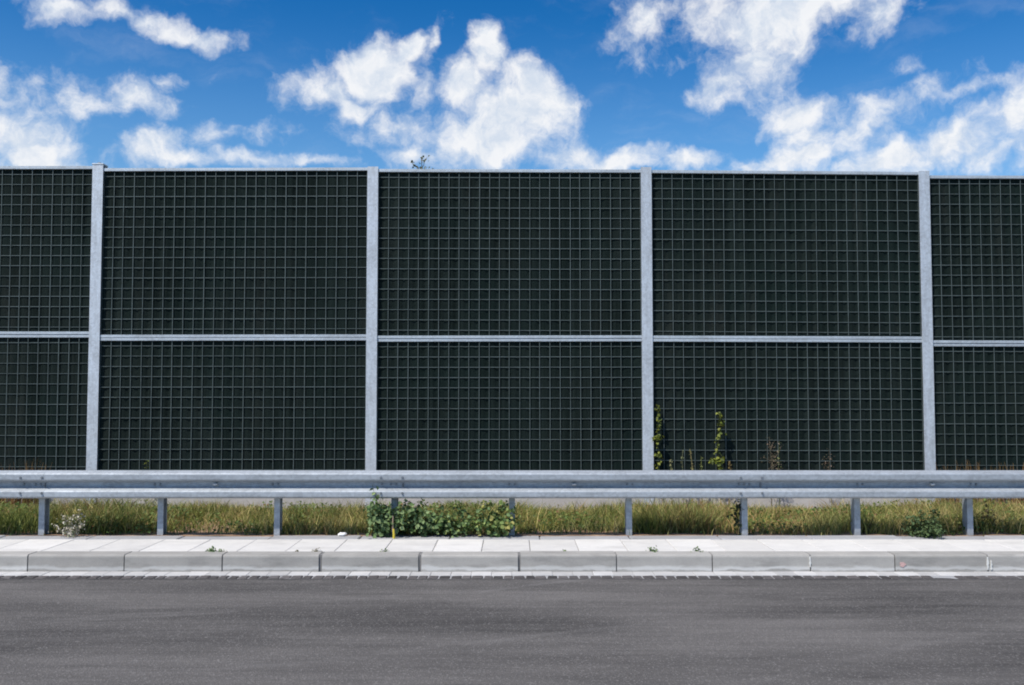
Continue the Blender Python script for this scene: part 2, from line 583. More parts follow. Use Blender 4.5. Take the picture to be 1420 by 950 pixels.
# road: asphalt sheet with a ragged far edge
xs = np.arange(-60, 60.01, 0.035)
edge = Y_ROAD - 0.028 * vnoise(xs * 5.1, xs * 0 + 3, 1) - 0.022 * (vnoise(xs * 14, xs * 0 + 9, 2) > 0.55) + 0.012
n = len(xs)
rows = [np.c_[xs, edge, np.full(n, -0.05)], np.c_[xs, edge, np.zeros(n)]]
rows += [np.c_[xs, np.full(n, yy), np.zeros(n)] for yy in (9.2, 8.6, 8.0, 7.2, 6.4, 5.6, 4.8, 4.0, 2.5, 0.0, -4.0, -12.0)]
co = np.concatenate(rows)
idx = np.arange(len(rows) * n).reshape(len(rows), n)
fa = np.stack([idx[1:, :-1], idx[1:, 1:], idx[:-1, 1:], idx[:-1, :-1]], -1).reshape(-1, 4)
tag(link('road', np_mesh('road', co, fa), M['asphalt']), kind='structure')

# gutter: pale strip of setts along the kerb, then a row of small dark cobbles in pale mortar
gut = tag(link('gutter', box_mesh('gutter', XL - 6, XR + 6, Y_ROAD - 0.06, Y_KERB + 0.012, -0.09, -0.004), M['edging']), kind='structure')
sett = box_mesh('sett', 0.0012, 0.1988, 0, 0.176, -0.05, 0.006, 0.004)
sett.materials.append(M['gutter'])
x = XL
while x < XR:
    link('sett', sett, None, gut, (x, Y_KERB - 0.003 - 0.176, random.uniform(-.0025, .0025)), (0, 0, random.uniform(-.006, .006)))
    x += 0.2
cob = []
for k in range(5):
    bm = bmesh.new()
    bm_box(bm, 0, 0.082 + 0.006 * k, 0, 0.122, -0.05, 0.006)
    bmesh.ops.bevel(bm, geom=bm.edges[:], offset=0.008, segments=1, affect='EDGES')
    for v in bm.verts:
        v.co += Vector((random.uniform(-.004, .004), random.uniform(-.004, .004), random.uniform(-.002, .002)))
    me = bm_mesh('cobble', bm)
    me.materials.append(M['cobble'])
    cob.append(me)
x = -7.6
while x < 7.6:
    k = random.randrange(5)
    if vnoise(np.array([x * 1.7]), np.array([3.0]), 8)[0] < 0.90:
        link('cobble', cob[k], None, gut, (x, Y_ROAD - 0.016 + random.uniform(-.006, .004), random.uniform(-.004, .001)), (0, 0, random.uniform(-.04, .04)))
    x += 0.088 + 0.006 * k + random.uniform(0, .010)

# kerb: core plus single stones between the joints seen in the photo
kerb = tag(link('kerb', box_mesh('kerb', XL - 6, XR + 6, Y_KERB + 0.018, Y_SLAB - 0.006, -0.088, Z_TOP - 0.006), M['mortar']), kind='structure')
joints_px = [38, 172, 308, 444, 582, 720, 855, 988, 1124, 1241, 1370]
joints = [atY(q, 778, Y_KERB).x for q in joints_px]
while joints[0] > XL:
    joints.insert(0, joints[0] - 0.985)
while joints[-1] < XR:
    joints.append(joints[-1] + 0.985)
gaps = {444: 0.034, 582: 0.032, 720: 0.026, 38: 0.026, 172: 0.018}
kprof = [(Y_KERB, -0.06), (Y_KERB + 0.004, 0.145), (Y_KERB + 0.008, 0.158), (Y_KERB + 0.022, Z_TOP), (Y_SLAB - 0.008, Z_TOP + 0.001), (Y_SLAB - 0.004, -0.06)]
for a, b_ in zip(joints[:-1], joints[1:]):
    px_a = 710 + a / Y_KERB * F_PX
    px_b = 710 + b_ / Y_KERB * F_PX
    ga = next((v for k, v in gaps.items() if abs(k - px_a) < 3), 0.012) / 2
    gb = next((v for k, v in gaps.items() if abs(k - px_b) < 3), 0.012) / 2
    dy, dz = random.uniform(-.004, .004), random.uniform(-.003, .002)
    pr = [(y + dy, z + dz) for y, z in kprof]
    ks = link('kerb_stone', extrude_x('kerb_stone', pr, a + ga, b_ - gb), M['kerb'], kerb)
    if a < atY(1250, 783, Y_KERB).x < b_:
        c0 = atY(1252, 783, Y_KERB - 0.002)
        bm = bmesh.new()
        ring = []
        for q in range(14):
            an = q / 14 * 2 * math.pi
            rr = 0.024 * (1 + 0.12 * math.sin(3 * an + 1) + 0.12 * math.sin(5 * an + 2))
            ring.append(bm.verts.new((c0.x + rr * math.cos(an) * 1.2, Y_KERB - 0.0032 + dy, c0.z + rr * math.sin(an))))
        fc = bm.faces.new(ring)
        ex = bmesh.ops.extrude_face_region(bm, geom=[fc])
        bmesh.ops.translate(bm, verts=[q for q in ex['geom'] if isinstance(q, bmesh.types.BMVert)], vec=(0, 0.014, 0))
        link('paint_mark', bm_mesh('paint_mark', bm), M['pink'], ks)
    for q in (1124, 1370):
        xq = atY(q, 778, Y_KERB).x
        if abs(b_ - xq) < 0.01:     # joint smeared with pale mortar
            bm = bmesh.new()
            for k in range(1 if q == 1124 else 2):
                x0 = b_ - 0.004 + k * 0.034
                zs = np.linspace(0.05 if q == 1124 else 0.022, 0.150 - 0.035 * k, 9)
                lf = [bm.verts.new((x0 - random.uniform(.003, .011) * math.sin(0.35 + 2.5 * i / 8), Y_KERB - 0.008, z0)) for i, z0 in enumerate(zs)]
                rt = [bm.verts.new((x0 + random.uniform(.003, .013) * math.sin(0.35 + 2.5 * i / 8), Y_KERB - 0.008, z0 + random.uniform(-.003, .003))) for i, z0 in enumerate(zs)]
                fs = [bm.faces.new((lf[i], rt[i], rt[i + 1], lf[i + 1])) for i in range(8)]
                ex = bmesh.ops.extrude_face_region(bm, geom=fs)
                bmesh.ops.translate(bm, verts=[v for v in ex['geom'] if isinstance(v, bmesh.types.BMVert)], vec=(0, 0.03, 0))
            link('mortar_joint', bm_mesh('mortar_joint', bm), M['lime'], ks)

# pavement: bed plus slabs of half a metre
pav = tag(link('pavement', box_mesh('pavement', XL - 6, XR + 6, Y_SLAB + 0.002, Y_EDGE + 0.003, -0.086, Z_TOP - 0.016), M['mortar']), kind='structure')
slab_x0 = atZ(22, 754, Z_TOP).x
slab_meshes = []
for k in range(5):
    bm = bmesh.new()
    bm_box(bm, 0.002, 0.4965, 0, Y_EDGE - Y_SLAB - 0.011, -0.07, 0.002)
    bmesh.ops.bevel(bm, geom=bm.edges[:], offset=0.005, segments=1, affect='EDGES')
    me = bm_mesh('slab', bm)
    me.materials.append(M['slab'])
    slab_meshes.append(me)
k = -8
while slab_x0 + k * 0.5 < XR:
    x = slab_x0 + k * 0.5
    if x > XL - 0.5:
        link('slab', slab_meshes[k % 5], None, pav, (x, Y_SLAB + 0.007 + random.uniform(-.002, .002), Z_TOP + random.uniform(-.003, .002)),
             (random.uniform(-.003, .003), random.uniform(-.004, .004), random.uniform(-.002, .002)))
    k += 1

# edging stones between slabs and verge
edg = tag(link('edging', box_mesh('edging', XL - 6, XR + 6, Y_EDGE + 0.008, Y_VERGE - 0.01, -0.084, Z_TOP - 0.02), M['mortar']), kind='structure')
em = box_mesh('edging_stone', 0.004, 0.996, Y_EDGE + 0.004, Y_VERGE, 0.04, Z_TOP + 0.004, 0.01)
em.materials.append(M['edging'])
k = 0
while XL + k < XR:
    link('edging_stone', em, None, edg, (XL + 0.31 + k, random.uniform(-.005, .005), random.uniform(-.006, .004)), (0, random.uniform(-.003, .003), 0))
    k += 1


# verge
def verge_z(x, y):
    u = (y - Y_VERGE) / (Y_WALL - Y_VERGE)
    base = Z_TOP + 0.0 - 0.075 * np.clip(u, 0, 1.2)
    return base + 0.045 * (vnoise(x * 1.3 + 20, y * 1.7, 4) - 0.5) * np.clip(u * 6, 0, 1) + 0.02 * (vnoise(x * 6 + 70, y * 6, 5) - 0.45)


gx, gy = np.meshgrid(np.linspace(-16, 16, 420), np.linspace(Y_VERGE + 0.004, Y_WALL + 3.0, 70))
tag(link('verge', grid_mesh('verge', gx, gy, verge_z(gx, gy)), M['soil']), kind='structure')

# ------------------------------------------------------------------ noise barrier
nb = empty('noise_barrier', (0, Y_WALL + 0.08, 0.0))
tag(nb, 'tall dark green noise barrier of wire mesh panels between pale galvanised steel posts', 'noise barrier')
POSTS = [(131.0, 228.0), (515.5, 231.0), (897.5, 231.5), (1286.0, 237.0)]     # centre px, top px
px_pts = [(atY(px, 450, Y_WALL).x, atY(px, py, Y_WALL).z) for px, py in POSTS]
px_pts = [(px_pts[0][0] - 8.04, px_pts[0][1] + 0.03), (px_pts[0][0] - 4.02, px_pts[0][1] + 0.02)] + px_pts + \
         [(px_pts[-1][0] + 4.03, px_pts[-1][1] - 0.04), (px_pts[-1][0] + 8.05, px_pts[-1][1] - 0.08)]


def child(name, me, mat, parent, origin=nb):
    """mesh given in world coordinates, hung under the barrier"""
    o = link(name, me, mat, parent)
    if parent is not None:
        w = Vector((0, 0, 0))
        q = parent
        while q is not None:
            w += q.location
            q = q.parent
        o.location = -w
    return o


hw, dp, tf, tw_ = 0.078, 0.16, 0.012, 0.010
hprof = [(-hw, 0), (hw, 0), (hw, tf), (tw_ / 2, tf), (tw_ / 2, dp - tf), (hw, dp - tf), (hw, dp), (-hw, dp), (-hw, dp - tf),
         (-tw_ / 2, dp - tf), (-tw_ / 2, tf), (-hw, tf)]
for k, (x, zt) in enumerate(px_pts):
    me = extrude_z('post', [(x + a, Y_WALL + b_) for a, b_ in hprof], -0.05, zt)
    o = child('post', me, M['post'], nb)
    if k == 2:
        cp = child('post_cap', box_mesh('post_cap', x - 0.088, x + 0.084, Y_WALL - 0.006, Y_WALL + 0.166, zt - 0.004, zt + 0.018, 0.005), M['rail'], o)
        child('cap_bolt', box_mesh('cap_bolt', x - 0.03, x + 0.012, Y_WALL + 0.05, Y_WALL + 0.09, zt + 0.012, zt + 0.045, 0.006), M['bolt'], o)

# per bay: pixel heights of the panel tops and of the middle rail at the left and right end of the bay
BAYS = [(229.3, 229.3, 463.5, 463.5), (229.8, 229.8, 464.0, 464.0), (232.8, 231.8, 468.5, 468.0), (233.8, 234.8, 469.8, 469.3),
        (235.2, 238.0, 469.6, 471.0), (242.8, 243.8, 476.2, 477.2), (246, 247, 479, 480)]


def infill(name, x0, x1, zb0, zb1, zt0, zt1, seed):
    """pleated absorber fleece, pillowing out between the wires"""
    r_ = np.random.default_rng(seed)
    ncol, nrow = int((x1 - x0) / 0.0215), int((zt0 - zb0) / 0.036)
    u, v = np.meshgrid(np.linspace(0, 1, ncol), np.linspace(0, 1, nrow))
    X = x0 + (x1 - x0) * u
    Z = (zb0 + (zb1 - zb0) * u) * (1 - v) + (zt0 + (zt1 - zt0) * u) * v
    ph = (X - x0 + 0.03 * vnoise(X * 0.8 + 5, Z * 0.7, seed)) / 0.1525
    fr = ph - np.floor(ph)
    fr = fr + 0.10 * np.sin(2 * np.pi * fr)
    saw = 0.5 - 0.5 * np.cos(2 * np.pi * fr)          # soft, slightly lopsided pleats
    amp = 0.009 + 0.011 * vnoise(np.floor(ph) * 3.7 + 11, Z * 1.1, seed + 1)
    hz = np.abs(np.sin(np.pi * Z / 0.15))
    rough = 0.006 * vnoise(X * 9, Z * 14, seed + 2) + 0.004 * r_.random(X.shape)
    depth = amp * saw + 0.006 * hz * vnoise(X * 2.2, np.floor(Z / 0.15) * 3.1, seed + 3) + rough
    Y = np.maximum(Y_WALL + 0.066 - depth, Y_WALL + 0.0480)
    return grid_mesh(name, X, Y, Z, smooth=False)


def wire_mesh(name, x0, x1, zb, zt, ztr):
    """welded wire grid: vertical bars in front, horizontal bars behind, a single part"""
    bm = bmesh.new()
    yv, yh, w = Y_WALL + 0.0345, Y_WALL + 0.0425, 0.0040
    nx = int(round((x1 - x0) / 0.15))
    step = (x1 - x0) / nx
    for i in range(nx):
        x = x0 + step * (i + 0.5)
        x += random.uniform(-.0025, .0025)
        s = w * random.uniform(0.8, 1.2)
        tx = random.uniform(-.005, .005)
        vs = bm_box(bm, x - s, x + s, yv - w, yv + w, zb + 0.002, zt - 0.002 + (ztr - zt) * (i / nx))
        for q in vs[4:]:
            q.co.x += tx
    z, dz0 = zt - 0.075, (ztr - zt)
    while z > zb + 0.03:
        s = w * random.uniform(0.8, 1.25)
        zz = z + random.uniform(-.002, .002)
        vs = bm_box(bm, x0 + 0.004, x1 - 0.004, yh - w, yh + w, zz - s, zz + s)
        for q in (vs[1], vs[2], vs[5], vs[6]):
            q.co.z += dz0
        z -= 0.15
    return bm_mesh(name, bm)


RH = 0.045          # height of the panels' edge channels
for k in range(7):
    xa, xb = px_pts[k][0] + tw_ / 2 + 0.004, px_pts[k + 1][0] - tw_ / 2 - 0.004
    pa, pb, qa, qb = BAYS[k]
    xm = 710
    zt0, zt1 = atY(xm, pa, Y_WALL).z, atY(xm, pb, Y_WALL).z
    zm0, zm1 = atY(xm, qa, Y_WALL).z, atY(xm, qb, Y_WALL).z
    zlow = atY(xm, 686, Y_WALL).z

    def rail(nm, z0, z1, h, y0, y1, parent, mat=M['rail']):
        bm = bmesh.new()
        vs = bm_box(bm, xa, xb, Y_WALL + y0, Y_WALL + y1, z0, z0 + h)
        for q in (vs[1], vs[2], vs[5], vs[6]):
            q.co.z += z1 - z0
        bmesh.ops.bevel(bm, geom=bm.edges[:], offset=0.004, segments=2, affect='EDGES')
        return child(nm, bm_mesh(nm, bm), mat, parent)
    # upper panel
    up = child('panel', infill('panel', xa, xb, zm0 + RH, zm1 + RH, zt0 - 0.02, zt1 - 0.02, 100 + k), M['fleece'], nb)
    child('wire_mesh', wire_mesh('wire_mesh', xa, xb, zm0 + RH, zt0 - 0.045, zt1 - 0.045), M['wire'], up)
    rail('top_rail', zt0 - 0.046, zt1 - 0.046, 0.046, 0.0145, 0.143, up)
    rail('bottom_rail', zm0 + 0.004, zm1 + 0.004, 0.041, 0.0145, 0.143, up)
    child('back_sheet', box_mesh('back_sheet', xa, xb, Y_WALL + 0.112, Y_WALL + 0.138, zm0 + 0.06, min(zt0, zt1) - 0.055), M['rail'], up)
    # lower panel
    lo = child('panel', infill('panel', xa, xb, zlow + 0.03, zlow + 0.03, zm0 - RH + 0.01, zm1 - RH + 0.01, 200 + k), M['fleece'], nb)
    child('wire_mesh', wire_mesh('wire_mesh', xa, xb, zlow + RH, zm0 - 0.04, zm1 - 0.04), M['wire'], lo)
    rail('top_rail', zm0 - 0.042, zm1 - 0.042, 0.041, 0.0145 + 0.006 * (k % 2), 0.143, lo)
    rail('bottom_rail', zlow, zlow, RH, 0.0145, 0.143, lo)
    child('back_sheet', box_mesh('back_sheet', xa, xb, Y_WALL + 0.112, Y_WALL + 0.138, zlow + 0.05, min(zm0, zm1) - 0.05), M['rail'], lo)
    pl = child('plinth', box_mesh('plinth', xa, xb, Y_WALL + 0.016, Y_WALL + 0.142, -0.1, zlow - 0.004, 0.008), M['plinth'], nb)

# ------------------------------------------------------------------ guardrail
gr = empty('guardrail', (0, Y_GPOST, Z_TOP))
tag(gr, 'galvanised steel crash barrier with corrugated beam running along the pavement edge', 'guardrail')
z_t, z_b = atY(710, 653, Y_BEAM).z, atY(710, 691.5, Y_BEAM).z
hgt = z_t - z_b
raw = [(0.078, 1.0), (0.060, 0.985), (0.014, 0.915), (0.003, 0.885), (0.0, 0.86), (0.0, 0.69), (0.004, 0.660), (0.062, 0.590), (0.076, 0.565),
       (0.080, 0.54), (0.080, 0.43), (0.072, 0.395), (0.010, 0.275), (0.002, 0.25), (0.0, 0.225), (0.0, 0.075), (0.004, 0.045), (0.030, 0.0)]
prof = [(Y_BEAM + y, z_b + hgt * v) for y, v in raw]


def beam_mesh(x0, x1, off):
    front = [(y + off, z) for y, z in prof]
    back = []
    for i in range(len(front)):
        a = Vector(front[max(i - 1, 0)])
        b_ = Vector(front[min(i + 1, len(front) - 1)])
        d = (b_ - a).normalized()
        back.append((front[i][0] + abs(d.y) * 0.0035 + 0.0005, front[i][1] + (d.x * 0.0035)))
    return extrude_x('beam', front + back[::-1], x0, x1)


spl = [atY(q, 672, Y_BEAM).x for q in (43, 543, 1042)]
spl = [spl[0] - 8.1, spl[0] - 4.05] + spl + [spl[-1] + 4.05, spl[-1] + 8.1]
beams = []


def bolt_mesh():
    bm = bmesh.new()
    bmesh.ops.create_cone(bm, cap_ends=True, segments=6, radius1=0.015, radius2=0.011, depth=0.014, matrix=Matrix.Rotation(math.pi / 2, 4, 'X'))
    return bm_mesh('bolt', bm)


BOLT = bolt_mesh()
BOLT.materials.append(M['bolt'])
for k, (a, b_) in enumerate(zip(spl[:-1], spl[1:])):
    off = -0.0028 * (k % 2)
    bo = child('beam', beam_mesh(a - 0.14, b_ + 0.14, off), M['beam'], gr)
    beams.append((a, b_, bo, off))
    base = -Vector((0, Y_GPOST, Z_TOP))
    for sx in (-0.12, 0.12):
        for v, dy in ((0.76, 0.0), (0.20, 0.0), (0.50, 0.080), (0.42, 0.075)):
            if v == 0.42 and sx < 0:
                continue
            link('bolt', BOLT, None, bo, (a + sx, Y_BEAM + dy - 0.010, z_b + hgt * v))
    # small reflector clipped into the valley of the beam
    xr_ = a + 2.04
    bm = bmesh.new()
    bm_box(bm, xr_ - 0.024, xr_ + 0.024, Y_BEAM + 0.030, Y_BEAM + 0.082, z_b + hgt * 0.47, z_b + hgt * 0.53)
    bmesh.ops.bevel(bm, geom=bm.edges[:], offset=0.006, segments=1, affect='EDGES')
    rf = link('reflector', bm_mesh('reflector', bm), M['reflector'], bo)
pxs = [58, 222, 384, 547, 710, 872, 1033, 1189, 1345]
gxs = [atY(q, 715, Y_GPOST).x for q in pxs]
gxs = [gxs[0] - 2.66, gxs[0] - 1.33] + gxs + [gxs[-1] + 1.33, gxs[-1] + 2.66]
tk = 0.006
cprof = [(-0.033, 0), (0.033, 0), (0.033, 0.018), (0.033 - tk, 0.018), (0.033 - tk, tk), (-0.033 + tk, tk), (-0.033 + tk, 0.114), (0.033 - tk, 0.114),
         (0.033 - tk, 0.102), (0.033, 0.102), (0.033, 0.12), (-0.033, 0.12)]
for x in gxs:
    dx = random.uniform(-.004, .004)
    po = child('post', extrude_z('post', [(x + dx + a, Y_GPOST + b_) for a, b_ in cprof], -0.04, z_t - 0.075), M['beam'], gr)
    child('spacer', box_mesh('spacer', x - 0.028, x + 0.028, Y_BEAM + 0.0865, Y_GPOST - 0.002, z_b + hgt * 0.36, z_b + hgt * 0.62, 0.004), M['beam'], po)
    for sx in (-0.03, 0.03):
        bl = link('bolt', BOLT, None, po, (x + sx, Y_BEAM + 0.0725, z_b + hgt * 0.49))
        bl.location = (x + sx, Y_BEAM + 0.0725, z_b + hgt * 0.49)
# bolts and reflectors were given in world coordinates: their beam or post cancels the root's offset already


# ------------------------------------------------------------------ plants
def blades(n_, pos, hgt_, width, lean, tint, tipf=1.25):
    """n_ curved grass blades: 5 vertices, 2 faces as quads"""
    an = rng.random(n_) * 2 * math.pi
    fx, fy = np.cos(an), np.sin(an)
    la = rng.random(n_) * 2 * math.pi
    lx, ly = np.cos(la) * lean, np.sin(la) * lean
    p0 = pos - np.c_[fx, fy, fx * 0] * width[:, None]
    p1 = pos + np.c_[fx, fy, fx * 0] * width[:, None]
    mid = pos + np.c_[lx * 0.35, ly * 0.35, hgt_ * 0.58]
    m0 = mid - np.c_[fx, fy, fx * 0] * (width * 0.75)[:, None]
    m1 = mid + np.c_[fx, fy, fx * 0] * (width * 0.75)[:, None]
    tip = pos + np.c_[lx, ly, hgt_]
    t0 = tip - np.c_[fx, fy, fx * 0] * (width * 0.15)[:, None]
    t1 = tip + np.c_[fx, fy, fx * 0] * (width * 0.15)[:, None]
    co = np.stack([p0, p1, m1, m0, t1, t0], 1).reshape(-1, 3)
    i = np.arange(n_)[:, None] * 6
    fa = np.concatenate([i + np.array([[0, 1, 2, 3]]), i + np.array([[3, 2, 4, 5]])])
    tc = np.repeat(tint, 6, 0)
    return co, fa, tc


PAL = np.array([[0.20, 0.225, 0.05], [0.14, 0.19, 0.045], [0.32, 0.31, 0.085], [0.50, 0.40, 0.165], [0.40, 0.245, 0.11], [0.09, 0.12, 0.035]])


def grass_field(n_, y0, y1, hscale, seed):
    x = rng.uniform(-9.5, 9.5, n_)
    y = y0 + (y1 - y0) * rng.random(n_) ** 0.9
    front = y - Y_VERGE
    patch = vnoise(x * 1.1 + 30, y * 1.1, seed)
    patch2 = vnoise(x * 3.1 + 9, y * 3.1, seed + 1)
    keep = rng.random(n_) < np.clip((front - 0.045 - 0.20 * (patch2 - 0.15)) / 0.08, 0.05, 1) * np.clip(0.12 + 1.25 * patch, 0, 1)
    x, y, patch, patch2, front = x[keep], y[keep], patch[keep], patch2[keep], front[keep]
    k = len(x)
    far = np.clip((y - 12.0) / 1.6, 0, 1)
    right = np.clip((x + 2) / 7, 0, 1) ** 1.2
    clump = np.clip((vnoise(x * 2.3 + 17, y * 2.9, seed + 8) - 0.5) * 3, 0, 1)
    h = hscale * (0.085 + 0.15 * patch * (0.5 + rng.random(k)) + 0.09 * patch2 + 0.09 * clump) * (1 - 0.60 * far)
    h *= np.clip(0.30 + front / 0.20, 0.30, 1)
    h *= 0.45 + 0.75 * rng.random(k)
    h *= np.where(rng.random(k) < 0.03, 1.45, 1.0)
    dry = np.clip(0.5 * right + 1.5 * (vnoise(x * 2.6 + 3, y * 2.6, seed + 5) - 0.27) + 0.25 * (rng.random(k) - 0.5), 0.04, 1)
    sel = rng.random(k)
    ci = np.where(sel < dry * 0.62, np.where(rng.random(k) < np.clip(0.2 + vnoise(x * 1.7 + 40, y * 1.7, seed + 6), 0.2, 1), 3, 4), np.where(rng.random(k) < 0.42, 2, np.where(rng.random(k) < 0.6, 0, np.where(rng.random(k) < 0.5, 1, 5))))
    tint = PAL[ci] * (0.6 + 0.75 * rng.random((k, 1)) ** 1.3) * (1.06 - 0.42 * clump[:, None] * np.array([[1.0, 0.75, 1.0]]))
    pos = np.c_[x, y, verge_z(x, y) - 0.01]
    return blades(k, pos, h, 0.0024 + 0.0036 * rng.random(k), 0.2 * h + h * 1.1 * rng.random(k) ** 1.5, tint)


ga = grass_field(85000, Y_VERGE + 0.01, 13.8, 1.0, 41)
gb = grass_field(26000, Y_VERGE + 0.05, 11.3, 0.72, 41)
co, fa, tc = np.concatenate([ga[0], gb[0]]), np.concatenate([ga[1], gb[1] + len(ga[0])]), np.concatenate([ga[2], gb[2] * np.array([0.75, 0.82, 0.8])])  # front blades tinted darker: shade at the grass foot put into their colour
tag(link('grass', np_mesh('grass', co, fa, False, tc), M['grass']), 'olive and straw coloured grass growing on the verge', 'grass', kind='stuff')


def leaf_cards(pos, nrm, size, tint, fold=0.25, slim=0.5):
    """pointed leaves, each two quads folded along the midrib"""
    n_ = len(pos)
    nrm = nrm / np.linalg.norm(nrm, axis=1, keepdims=True)
    r_ = rng.normal(size=(n_, 3))
    ax = np.cross(nrm, r_)
    ax /= np.linalg.norm(ax, axis=1, keepdims=True)
    sd = np.cross(nrm, ax)
    s = size[:, None]
    a = pos - ax * s * 0.5
    e = pos + ax * s * 0.55 - nrm * s * 0.12
    m1 = pos - ax * s * 0.05
    l = m1 + sd * s * slim + nrm * s * fold
    r2 = m1 - sd * s * slim + nrm * s * fold
    lt = pos + ax * s * 0.30 + sd * s * slim * 0.6 + nrm * s * fold * 0.5
    rt = pos + ax * s * 0.30 - sd * s * slim * 0.6 + nrm * s * fold * 0.5
    co = np.stack([a, l, lt, e, rt, r2], 1).reshape(-1, 3)
    i = np.arange(n_)[:, None] * 6
    fa = np.concatenate([i + np.array([[0, 3, 2, 1]]), i + np.array([[0, 5, 4, 3]])])
    return co, fa, np.repeat(tint, 6, 0)


# low broad-leaved ground cover between the blades
n_ = 26000
x = rng.uniform(-9.5, 9.5, n_)
y = Y_VERGE + 0.05 + (2.3) * rng.random(n_) ** 1.3
pt = vnoise(x * 1.6 + 13, y * 2.0, 77)
kp = rng.random(n_) < np.clip((pt - 0.42) * 4, 0.05, 1) * np.clip((y - Y_VERGE - 0.04) / 0.16, 0.08, 1)
x, y, pt = x[kp], y[kp], pt[kp]
hh = (0.03 + 0.20 * pt * rng.random(len(x))) * np.clip(0.2 + (y - Y_VERGE) / 0.35, 0.2, 1)
gc = np.array([[0.075, 0.125, 0.03], [0.12, 0.175, 0.04], [0.19, 0.21, 0.055], [0.25, 0.15, 0.07]])[rng.choice(4, len(x), p=[.42, .33, .17, .08])]
co, fa, tc = leaf_cards(np.c_[x, y, verge_z(x, y) + hh], np.c_[rng.normal(0, .6, len(x)), rng.normal(-.3, .6, len(x)), np.ones(len(x))],
                        0.018 + 0.028 * rng.random(len(x)), gc * (0.7 + 0.6 * rng.random((len(x), 1))))
tag(link('ground_cover', np_mesh('ground_cover', co, fa, False, tc), M['leaf']), 'low broad green weeds spread through the verge grass', 'ground cover', kind='stuff')


def tube(paths, sides=5):
    """paths: list of (points, r0, r1) -> arrays of one mesh of tapered tubes"""
    cos, fas, o = [], [], 0
    for pts, r0, r1 in paths:
        pts = np.array(pts, float)
        n_ = len(pts)
        for i in range(n_):
            d = pts[min(i + 1, n_ - 1)] - pts[max(i - 1, 0)]
            d /= np.linalg.norm(d) + 1e-9
            a = np.cross(d, [0.31, 0.95, 0.02])
            a /= np.linalg.norm(a)
            b_ = np.cross(d, a)
            rr = r0 + (r1 - r0) * i / max(n_ - 1, 1)
            for q in range(sides):
                an = q / sides * 2 * math.pi
                cos.append(pts[i] + (a * math.cos(an) + b_ * math.sin(an)) * rr)
        for i in range(n_ - 1):
            for q in range(sides):
                q2 = (q + 1) % sides
                fas.append((o + i * sides + q, o + i * sides + q2, o + (i + 1) * sides + q2, o + (i + 1) * sides + q))
        o += n_ * sides
    return np.array(cos), np.array(fas)


def stem_path(base, top, n_=6, wob=0.03):
    base, top = np.array(base, float), np.array(top, float)
    out = []
    for i in range(n_):
        f_ = i / (n_ - 1)
        p_ = base + (top - base) * f_
        p_ = p_ + np.array([random.uniform(-wob, wob), random.uniform(-wob, wob), 0]) * f_ * (1.2 - f_) * 2
        out.append(p_)
    return out


GREEN = [(0.105, 0.175, 0.055), (0.15, 0.23, 0.085), (0.060, 0.105, 0.04), (0.25, 0.33, 0.14)]
LIME = [(0.17, 0.20, 0.03), (0.23, 0.25, 0.035), (0.11, 0.14, 0.03)]
YELLOWGREEN = [(0.16, 0.23, 0.06), (0.27, 0.33, 0.10), (0.09, 0.14, 0.04), (0.38, 0.36, 0.11)]
DRY = [(0.66, 0.62, 0.52), (0.52, 0.47, 0.37), (0.36, 0.33, 0.24), (0.22, 0.25, 0.13)]
RUST = [(0.26, 0.16, 0.06), (0.36, 0.22, 0.08), (0.20, 0.11, 0.05)]
BROWN = [(0.20, 0.15, 0.10), (0.28, 0.20, 0.14), (0.14, 0.12, 0.07)]


def pal(cols, n_):
    c_ = np.array(cols)[rng.integers(0, len(cols), n_)]
    return c_ * (0.75 + 0.5 * rng.random((n_, 1)))


